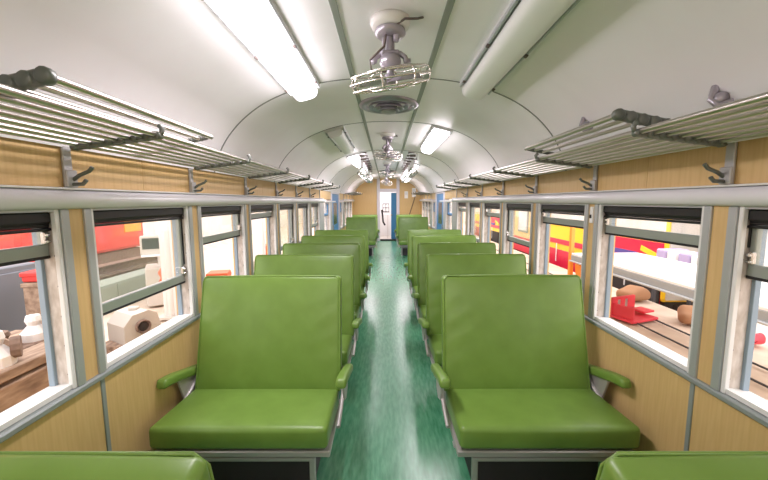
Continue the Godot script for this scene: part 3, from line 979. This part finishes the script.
func railcar(d0: float, d1: float, banded: bool, label: String):
	var x := 4.72
	var L := d1 - d0
	var t := thing("railcar", label, "railcar", Vector3(x, -0.9, -(d0 + d1) / 2), 0.0, "railcars on the next track")
	var y := 0.9
	boxed("body", Vector3(1.3, y + 1.55, 0), Vector3(2.6, 3.4, L), M.car_cream if not banded else M.car_yellow, t, 0.06)
	boxed("underframe", Vector3(1.3, y - 0.42, 0), Vector3(2.2, 0.5, L - 0.4), M.underframe, t, 0.02)
	for e in [-1, 1]:
		for q in [-0.9, 0.9]:
			cylinder_part("wheel", 0.4, 0.12, M.underframe, t, Vector3(0.4, 0.4, e * (L / 2 - 1.4) + q), Basis(Vector3.BACK, PI / 2))
	if banded:
		boxed("upper_band", Vector3(-0.005, y + 1.75, 0), Vector3(0.03, 1.5, L - 0.1), M.hall_wall, t, 0.004)
		boxed("red_band", Vector3(-0.008, y + 0.50, 0), Vector3(0.03, 0.13, L - 0.1), M.car_red, t, 0.004)
		boxed("red_band", Vector3(-0.008, y + 0.04, 0), Vector3(0.03, 0.48, L - 0.1), M.car_red, t, 0.004)
		boxed("blue_band", Vector3(-0.014, y + 0.60, L / 2 - 1.1), Vector3(0.03, 0.1, 0.9), M.car_blue, t, 0.004)
		boxed("nose_panel", Vector3(-0.012, y + 0.76, L / 2 - 0.80), Vector3(0.03, 0.24, 1.5), M.car_red, t, 0.004)
		boxed("under_nose_dark", Vector3(-0.02, y - 0.02, L / 2 - 0.9), Vector3(0.05, 0.62, 1.7), M.underframe, t, 0.006)  # dark sheet laid on for the black space under the car nose
		boxed("chevron", Vector3(-0.016, y + 0.68, L / 2 - 0.32), Vector3(0.03, 0.1, 0.5), M.car_yellow, t, 0.004).rotation.x = 0.25
		boxed("white_line", Vector3(-0.008, y - 0.225, 0), Vector3(0.03, 0.05, L - 0.1), M.white_paint, t, 0.004)
		boxed("white_line", Vector3(-0.008, y + 0.95, 0), Vector3(0.03, 0.03, L - 0.1), M.white_paint, t, 0.004)
		boxed("end_panel", Vector3(1.3, y + 1.55, L / 2 + 0.01), Vector3(2.5, 3.3, 0.03), M.machine_grey, t, 0.004)
		for q in int(L / 1.4):
			var h := boxed("handrail", Vector3(-0.05, y + 0.2, L / 2 - 0.9 - q * 1.4), Vector3(0.02, 0.5, 0.025), M.white_paint, t, 0.004)
	else:
		boxed("red_band", Vector3(-0.008, y + 0.1, 0), Vector3(0.03, 0.5, L - 0.1), M.bracket_red, t, 0.004)
		for q in int(L / 1.25):
			var z := L / 2 - 0.8 - q * 1.25
			var f := boxed("window_frame", Vector3(-0.01, y + 0.95, z), Vector3(0.04, 0.85, 0.85), M.sash_alu, t, 0.01)
			boxed("pane", Vector3(-0.02, 0, 0), Vector3(0.02, 0.72, 0.72), M.cloth_white, f, 0.004)

func trestle(label: String, z: float):
	var t := thing("trestle", label, "trestle", Vector3(3.3, 0.0, z), 0.0, "orange stands under the white table")
	for e in [-1, 1]:
		var b := MB.new()
		b.extrude(PackedVector2Array([Vector2(-0.16, 0), Vector2(0.0, 0), Vector2(0.16, 0.64), Vector2(-0.10, 0.64)]), -0.03, 0.03)
		part("leg", b.mesh(), M.stand_orange, t, Vector3(-0.24 + e * 0.14, 0, 0)).rotation.y = PI / 2
	boxed("beam", Vector3(-0.2, 0.665, 0), Vector3(0.5, 0.05, 0.1), M.stand_orange, t, 0.005)

func build_outside_right():
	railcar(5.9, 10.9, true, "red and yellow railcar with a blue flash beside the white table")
	railcar(11.3, 14.2, false, "pale yellow railcar with grey framed windows between the banded cars")
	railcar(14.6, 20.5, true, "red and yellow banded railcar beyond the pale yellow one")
	var t := thing("long_table", "long white topped table with a grey steel edge outside the window", "table", Vector3(3.3, 0.69, -2.7))
	boxed("table_top", Vector3(0, 0.115, 0), Vector3(1.0, 0.03, 5.2), M.cloth_white, t, 0.004)
	for e in [-1, 1]:
		boxed("edge", Vector3(e * 0.485, 0.05, 0), Vector3(0.04, 0.1, 5.2), M.table_edge, t, 0.004)
		boxed("edge_lip", Vector3(e * 0.50, 0.012, 0), Vector3(0.07, 0.02, 5.2), M.frame_alu, t, 0.004)
	for z in [-2.58, 2.58]: boxed("end_edge", Vector3(0, 0.05, z), Vector3(1.0, 0.1, 0.03), M.table_edge, t, 0.004)
	trestle("orange trestle under the far end of the white table", -5.2)
	trestle("orange trestle under the near end of the white table", -0.8)
	var p := thing("orange_post", "orange upright post standing at the end of the white table", "post", Vector3(2.86, 0, -5.42))
	boxed("post", Vector3(0, 0.65, 0), Vector3(0.06, 1.3, 0.06), M.stand_orange, p, 0.006)
	boxed("foot", Vector3(0, 0.01, 0), Vector3(0.2, 0.02, 0.2), M.stand_orange, p, 0.004)
	# red steel bracket on the floor
	var r := thing("steel_bracket", "red welded steel bracket with slots lying on the pale floor", "bracket", Vector3(3.36, 0, -4.72), 0.35)
	r.scale = Vector3(0.8, 0.9, 0.8)
	boxed("base_plate", Vector3(0, 0.02, 0), Vector3(0.62, 0.04, 0.5), M.bracket_red, r, 0.006)
	var slotted := CSGBox3D.new()
	slotted.name = "slotted_plate"
	slotted.size = Vector3(0.56, 0.26, 0.04)
	slotted.position = Vector3(0.0, 0.17, -0.16)
	slotted.material = M.bracket_red
	for q in [-0.12, 0.06]:
		var hole := CSGBox3D.new()
		hole.name = "slot"
		hole.operation = CSGShape3D.OPERATION_SUBTRACTION
		hole.size = Vector3(0.06, 0.16, 0.2)
		hole.position = Vector3(q, 0.01, 0)
		slotted.add_child(hole)
	r.add_child(slotted)
	boxed("tab", Vector3(0.24, 0.1, 0.02), Vector3(0.26, 0.03, 0.24), M.bracket_red, r, 0.006)
	boxed("rib", Vector3(-0.25, 0.12, 0.02), Vector3(0.03, 0.2, 0.4), M.bracket_red, r, 0.006)
	var bag := thing("plastic_bag", "crumpled whitish plastic bag beside the red bracket", "bag", Vector3(2.84, 0.0, -4.7))
	var b := MB.new()
	b.soft(Vector3(0.15, 0.2, 0.15), 0.14, Vector3i(4, 4, 4), func(q: Vector3): return q * (1.0 + 0.10 * sin(q.x * 40.0) * sin(q.y * 37.0 + q.z * 31.0)))
	part("sheet", b.mesh(), M.machine_grey, bag, Vector3(0, 0.23, 0))
	for q in [[4.0, -5.6, 0.2, "brown sack slumped under the table by the track edge", 0.2], [4.05, -4.55, 0.9, "brown sack lying beside a pink rag at the track edge", 0.18]]:
		var s := thing("sack", q[3], "sack", Vector3(q[0], 0, q[1]), q[2], "brown sacks on the floor")
		var sb := MB.new()
		var h: float = q[4]
		sb.soft(Vector3(0.22, h / 2, 0.15), h * 0.42, Vector3i(6, 3, 5), func(v: Vector3): return v + Vector3(0.02 * sin(v.z * 22.0), 0.03 * sin(v.x * 17.0 + 1.0) * clampf(v.y * 6.0 + 0.5, 0, 1), 0))
		part("sacking", sb.mesh(), M.sack_brown, s, Vector3(0, h / 2, 0))
		var kb := MB.new()
		kb.lathe([Vector2(0.0001, 0.05), Vector2(0.05, 0.04), Vector2(0.025, 0.0), Vector2(0.05, -0.05)], 10, Transform3D(Basis(Vector3.BACK, -PI / 2), Vector3(0.23, h / 2, 0)))
		part("neck", kb.mesh(), M.timber, s)
	var rag := thing("rag", "pink crumpled rag on the pale floor", "rag", Vector3(4.0, 0, -3.9))
	var rb := MB.new()
	rb.soft(Vector3(0.2, 0.05, 0.15), 0.045, Vector3i(6, 1, 5), func(v: Vector3): return v + Vector3(0, 0.035 * sin(v.x * 31.0) * cos(v.z * 27.0) * (1.0 if v.y > 0 else 0.0), 0))
	part("cloth", rb.mesh(), M.bracket_red, rag, Vector3(0, 0.055, 0))
	var tr := thing("goods_trolley", "grey trolley piled with violet and white parcels past the railcar end", "trolley", Vector3(4.75, -0.9, -5.35))
	boxed("deck", Vector3(0, 1.5, 0), Vector3(0.7, 0.05, 0.9), M.machine_dark, tr, 0.006)
	for e in [[-1, -1], [1, -1], [-1, 1], [1, 1]]:
		boxed("leg", Vector3(e[0] * 0.3, 0.74, e[1] * 0.4), Vector3(0.05, 1.48, 0.05), M.machine_dark, tr, 0.004)
	for q in 4:
		boxed("parcel", Vector3(-0.1, 1.62, -0.33 + 0.22 * q), Vector3(0.4, 0.2 - 0.03 * (q % 2), 0.2), M.cloth_white if q % 2 else M.parcel_lavender, tr, 0.02)
	var c := thing("steel_cabinet", "plain white steel cabinet standing behind the trolley", "cabinet", Vector3(5.4, -0.9, -5.15))
	boxed("body", Vector3(0, 1.25, 0), Vector3(0.5, 2.5, 0.55), M.white_paint, c, 0.01)
	boxed("door", Vector3(-0.255, 1.25, 0), Vector3(0.02, 2.3, 0.5), M.white_paint, c, 0.004)
	boxed("handle", Vector3(-0.275, 1.3, 0.2), Vector3(0.02, 0.16, 0.02), M.chrome, c, 0.004)
	var j := thing("jib_column", "yellow tapered jib column near the hall wall", "column", Vector3(7.6, -0.9, -9.6))
	var jb := MB.new()
	jb.extrude(PackedVector2Array([Vector2(-0.45, 0), Vector2(0.45, 0), Vector2(0.2, 2.6), Vector2(0.15, 3.6), Vector2(-0.15, 3.6), Vector2(-0.2, 2.6)]), -0.15, 0.15)
	part("column", jb.mesh(), M.yellow_paint, j).rotation.y = PI / 2
	boxed("arm", Vector3(-0.6, 3.5, 0), Vector3(1.4, 0.2, 0.16), M.yellow_paint, j, 0.01)
	var pp := thing("wall_pipe", "peach painted pipe running along the hall wall", "pipe", Vector3(10.2, 0.85, -10))
	var pb := MB.new()
	pb.tube([Vector3(0, 0, -20), Vector3(0, 0, 10)], 0.09, 10)
	part("pipe", pb.mesh(), M.loco_orange, pp)
	for q in 8: boxed("clip", Vector3(0.05, 0, -18 + 3.6 * q), Vector3(0.14, 0.24, 0.06), M.machine_grey, pp, 0.004)
	for q in [[3.28, "one"], [3.62, "two"]]:
		var rl := thing("floor_rail", "thin steel rail set in the pale floor, line %s from the coach" % q[1], "rail", Vector3(q[0], 0, -6), 0.0, "rails set in the floor")
		boxed("rail_head", Vector3(0, 0.0, 0), Vector3(0.016, 0.02, 16), M.machine_dark, rl, 0.004)

func build_outside_left():
	# locomotive end
	var t := thing("locomotive", "red locomotive with orange panels on the track outside", "locomotive", Vector3(-6.0, -0.9, -7.1))
	boxed("body", Vector3(-1.3, 2.95, 0), Vector3(2.6, 3.0, 3.0), M.loco_red, t, 0.06)
	boxed("orange_panel", Vector3(0.005, 2.08, -1.1), Vector3(0.03, 0.5, 0.55), M.loco_orange, t, 0.01)
	boxed("orange_panel", Vector3(0.005, 1.72, 0.3), Vector3(0.03, 0.28, 0.5), M.loco_orange, t, 0.01)
	boxed("orange_panel", Vector3(0.005, 2.3, -0.6), Vector3(0.03, 0.4, 0.3), M.loco_orange, t, 0.01)
	boxed("underframe", Vector3(-1.2, 1.15, 0), Vector3(2.2, 0.55, 2.9), M.rust_brown, t, 0.02)
	for q in [-0.9, 0.9]: cylinder_part("wheel", 0.45, 0.14, M.underframe, t, Vector3(-0.4, 0.45, q), Basis(Vector3.BACK, PI / 2))
	# stack of old rails beside it
	for q in 3:
		var r := thing("steel_beam", "rusty brown steel beam, %s of the stack before the locomotive" % ["lowest", "middle", "topmost"][q], "beam", Vector3(-4.95 - 0.02 * q, 0.02 + 0.17 * q, -6.6), 0.0, "rusty beams in a stack")
		boxed("web", Vector3(0, 0.08, 0), Vector3(0.04, 0.13, 3.4), M.rust_brown, r, 0.002)
		boxed("flange", Vector3(0, 0.01, 0), Vector3(0.2, 0.02, 3.4), M.rust_brown, r, 0.002)
		boxed("flange", Vector3(0, 0.155, 0), Vector3(0.2, 0.02, 3.4), M.rust_brown, r, 0.002)
	var g := thing("low_cabinet", "low grey green steel cabinet below the locomotive", "cabinet", Vector3(-4.35, 0, -5.6))
	boxed("body", Vector3(0, 0.2, 0), Vector3(0.35, 0.4, 2.2), M.pit_green, g, 0.01)
	for q in 3: boxed("door", Vector3(0.18, 0.2, -0.72 + 0.72 * q), Vector3(0.015, 0.34, 0.68), M.pit_green, g, 0.004)
	# machine with a screen
	var m := thing("milling_machine", "pale machine tool with a dark screen outside the window", "machine", Vector3(-3.65, 0, -5.6), -1.0)
	boxed("base", Vector3(0, 0.3, 0), Vector3(0.55, 0.6, 0.5), M.machine_grey, m, 0.02)
	boxed("column", Vector3(-0.1, 0.95, -0.1), Vector3(0.4, 0.8, 0.35), M.white_paint, m, 0.02)
	var cp := boxed("control_panel", Vector3(0.15, 0.95, 0.12), Vector3(0.12, 0.30, 0.34), M.machine_grey, m, 0.015)
	boxed("screen", Vector3(0.055, 0.03, 0.02), Vector3(0.02, 0.17, 0.24), M.screen_dark, cp, 0.004)
	boxed("keyboard", Vector3(0.1, -0.15, 0), Vector3(0.2, 0.02, 0.32), M.cloth_white, cp, 0.004)
	var wp := thing("red_valve", "small red valve body hung on the machine tool", "valve", Vector3(-3.32, 0.5, -5.1))
	var vb := MB.new()
	vb.lathe([Vector2(0.0001, 0.16), Vector2(0.05, 0.15), Vector2(0.09, 0.08), Vector2(0.06, 0.0), Vector2(0.1, -0.08), Vector2(0.0001, -0.12)], 12)
	part("body", vb.mesh(), M.crate_orange, wp)
	var col := thing("ribbed_column", "white ribbed column beside the machine tool", "column", Vector3(-2.95, 0, -4.75))
	for q in 5: cylinder_part("rib", 0.045, 3.0, M.cloth_white, col, Vector3(-0.14 + 0.07 * q, 1.5, 0.02 * (q % 2)), Basis.IDENTITY, 10)
	boxed("foot", Vector3(0, 0.02, 0), Vector3(0.5, 0.04, 0.2), M.machine_grey, col, 0.004)
	# gearbox casting on a stand
	var gb := thing("gear_housing", "pale cast gear housing with a round dark bore", "gear housing", Vector3(-2.5, 0.30, -3.3))
	gb.scale = Vector3(0.78, 0.78, 0.78)
	var hb := MB.new()
	hb.extrude(PackedVector2Array([Vector2(-0.2, 0), Vector2(0.2, 0), Vector2(0.22, 0.12), Vector2(0.18, 0.3), Vector2(0.08, 0.36), Vector2(-0.1, 0.34), Vector2(-0.2, 0.22)]), -0.2, 0.2)
	part("casting", hb.mesh(), M.machine_grey, gb).rotation.y = PI / 2 - 0.5
	var bore := MB.new()
	bore.lathe([Vector2(0.075, 0.02), Vector2(0.085, 0.01), Vector2(0.085, -0.02)], 18)
	bore.lathe([Vector2(0.075, 0.02), Vector2(0.06, 0.0), Vector2(0.055, -0.06)], 18)
	var bt := Basis(Vector3.UP, PI / 2 - 0.5) * Basis(Vector3.RIGHT, PI / 2)
	part("bore_ring", bore.mesh(), M.rust_brown, gb, Vector3(0.195, 0.18, 0.105)).basis = bt
	cylinder_part("bore", 0.058, 0.01, M.underframe, gb, Vector3(0.194, 0.18, 0.104), bt)
	boxed("lug", Vector3(0.0, 0.36, -0.02), Vector3(0.1, 0.06, 0.08), M.machine_grey, gb, 0.01)
	var st := thing("wooden_block", "squared timber block carrying the gear housing", "block", Vector3(-2.5, 0, -3.3))
	boxed("block", Vector3(0, 0.149, 0), Vector3(0.42, 0.298, 0.42), M.timber, st, 0.01)
	# workbench with castings
	var wb := thing("workbench", "brown timber workbench strewn with castings outside the window", "workbench", Vector3(-2.35, 0, -1.72))
	for q in 3: boxed("top_plank", Vector3(-0.2 + 0.2 * q, 0.70, 0), Vector3(0.19, 0.06, 1.3), M.timber if q != 1 else M.rust_brown, wb, 0.006)
	boxed("front_beam", Vector3(0.27, 0.55, 0), Vector3(0.06, 0.2, 1.3), M.timber, wb, 0.006)
	boxed("shelf", Vector3(0, 0.22, 0), Vector3(0.55, 0.04, 1.2), M.rust_brown, wb, 0.004)
	for e in [[-1, -1], [1, -1], [-1, 1], [1, 1]]: boxed("leg", Vector3(e[0] * 0.24, 0.335, e[1] * 0.58), Vector3(0.08, 0.67, 0.08), M.timber, wb, 0.006)
	var rng := RandomNumberGenerator.new()
	rng.seed = 77
	var kinds := ["pale flanged pipe casting", "rust brown bearing shell", "grey pump body", "pale valve bonnet", "brown coupling half", "white cast elbow"]
	for q in 6:
		var o := thing("metal_casting", kinds[q] + " on the timber workbench", "casting", Vector3(-2.35 + rng.randf_range(-0.16, 0.18), 0.73, -1.25 - q * 0.19), rng.randf() * 3.0, "castings on the workbench")
		var r := rng.randf_range(0.06, 0.1)
		var h := rng.randf_range(0.08, 0.2)
		var cb := MB.new()
		cb.lathe([Vector2(0.0001, h), Vector2(r * 0.5, h), Vector2(r * 0.6, h * 0.8), Vector2(r * 0.45, h * 0.6), Vector2(r, h * 0.3), Vector2(r, 0.0), Vector2(0.0001, 0.0)], 14, Transform3D.IDENTITY, -1)
		part("body", cb.mesh(), [M.machine_grey, M.rust_brown, M.machine_grey, M.cloth_white, M.rust_brown, M.cloth_white][q], o)
		var fb := MB.new()
		var fr := minf(r * 0.7, h * 0.42)
		fb.lathe([Vector2(0.0001, 0.02), Vector2(fr, 0.02), Vector2(fr, -0.02), Vector2(0.0001, -0.02)], 12, Transform3D(Basis(Vector3.RIGHT, PI / 2), Vector3(0, h * 0.45, r)), -1)
		part("flange", fb.mesh(), M.rust_brown if q % 2 else M.timber, o)
	var dc := thing("tool_cabinet", "dark blue grey tool cabinet behind the workbench", "cabinet", Vector3(-3.35, 0, -2.55))
	boxed("body", Vector3(0, 0.55, 0), Vector3(0.5, 1.1, 0.95), M.steel_blue, dc, 0.01)
	for q in 2:
		var d := boxed("door", Vector3(0.255, 0.55, -0.235 + 0.47 * q), Vector3(0.02, 1.0, 0.45), M.steel_blue, dc, 0.004)
		boxed("handle", Vector3(0.02, 0.05, 0.16 - 0.32 * q), Vector3(0.02, 0.14, 0.02), M.chrome, d, 0.003)
	for q in [[-2.82, 0.0, -2.78, 0.99, "timber", "tall stack of tan cardboard by the tool cabinet"], [-2.82, 0.995, -2.78, 0.08, "loco_red", "red box on top of the tan cardboard stack"]]:
		var cx := thing("carton", q[5], "box", Vector3(q[0], q[1], q[2]), 0.2)
		boxed("box", Vector3(0, q[3] / 2, 0), Vector3(0.18, q[3], 0.18), M[q[4]], cx, 0.01)
		boxed("lid", Vector3(0, q[3] - 0.02, 0), Vector3(0.195, 0.035, 0.195), M[q[4]], cx, 0.006)
	var bx := [[-2.9, 0, -5.9, 0.34, "rust_brown", "dark brown crate by the pile under the white wall"], [-3.15, 0, -6.4, 0.36, "crate_orange", "orange crate by the dark brown one"], [-2.7, 0, -5.45, 0.22, "machine_grey", "pale grey crate in front of the brown one"],
		[-3.3, 0, -9.4, 0.5, "crate_orange", "orange crate near the white pillar"], [-2.6, 0, -6.6, 0.3, "white_paint", "white crate next to the orange one"]]
	for q in bx:
		var cr := thing("crate", q[5], "crate", Vector3(q[0], q[1], q[2]), 0.25)
		var h: float = q[3]
		boxed("body", Vector3(0, h * 0.45, 0), Vector3(h, h * 0.9, h), M[q[4]], cr, 0.01)
		for e in [-1, 1]:
			boxed("slat", Vector3(e * h * 0.5, h * 0.7, 0), Vector3(0.02, h * 0.16, h * 1.03), M[q[4]], cr, 0.003)
			boxed("slat", Vector3(e * h * 0.5, h * 0.25, 0), Vector3(0.02, h * 0.16, h * 1.03), M[q[4]], cr, 0.003)
	var pl := thing("hall_pillar", "white square pillar carrying the hall roof", "pillar", Vector3(-3.2, 0, -8.7))
	boxed("shaft", Vector3(0, 2.2, 0), Vector3(0.22, 4.4, 0.22), M.white_paint, pl, 0.01)
	boxed("plinth", Vector3(0, 0.08, 0), Vector3(0.34, 0.16, 0.34), M.machine_grey, pl, 0.01)


func _ready():
	# camera
	var cam := Camera3D.new()
	cam.name = "camera"
	cam.fov = rad_to_deg(2.0 * atan(240.0 / 350.0))
	cam.near = 0.02
	cam.far = 200.0
	cam.position = EYE
	cam.rotation_order = EULER_ORDER_YXZ
	cam.rotation_degrees = Vector3(-6.37, 0.33, -0.25)
	add_child(cam)
	cam.current = true
	# sky and exposure: flat overcast daylight over the hall
	var env := Environment.new()
	env.background_mode = Environment.BG_COLOR
	env.background_color = Color(1.0, 0.97, 0.97)
	env.background_energy_multiplier = SKY
	env.tonemap_mode = Environment.TONE_MAPPER_LINEAR
	env.tonemap_exposure = 2.6
	env.sdfgi_enabled = true
	env.ssao_enabled = true
	env.ssil_enabled = true
	var we := WorldEnvironment.new()
	we.name = "environment"
	we.environment = env
	add_child(we)

	make_materials()
	build_floor()
	build_ceiling()
	var sash := {-1: {0: -0.19, 1: -0.505, 2: -0.285, 3: -0.15, 4: -0.60, 5: -0.65, 6: -0.45}, 1: {0: -0.28, 1: -0.19, 2: -0.175, 3: -0.44, 4: -0.19, 5: -0.62, 6: -0.17}}
	for s in [-1, 1]:
		build_wall(s)
		for b in bays():
			if b[0] == "door": build_side_door(s)
			else: build_window(s, b, sash[s].get(b[3] + 1, -0.3))
	build_end_wall()
	build_back_wall()
	build_hall()
	build_outside_left()
	build_outside_right()
	build_seats()
	build_racks()
	build_hooks()
	build_switch()
	build_lamps()
	build_fans()
	build_straps()

const SKY := 1.3
const LAMP := 2.05
const LAMP_COLOR := Color(1.0, 0.955, 0.985)
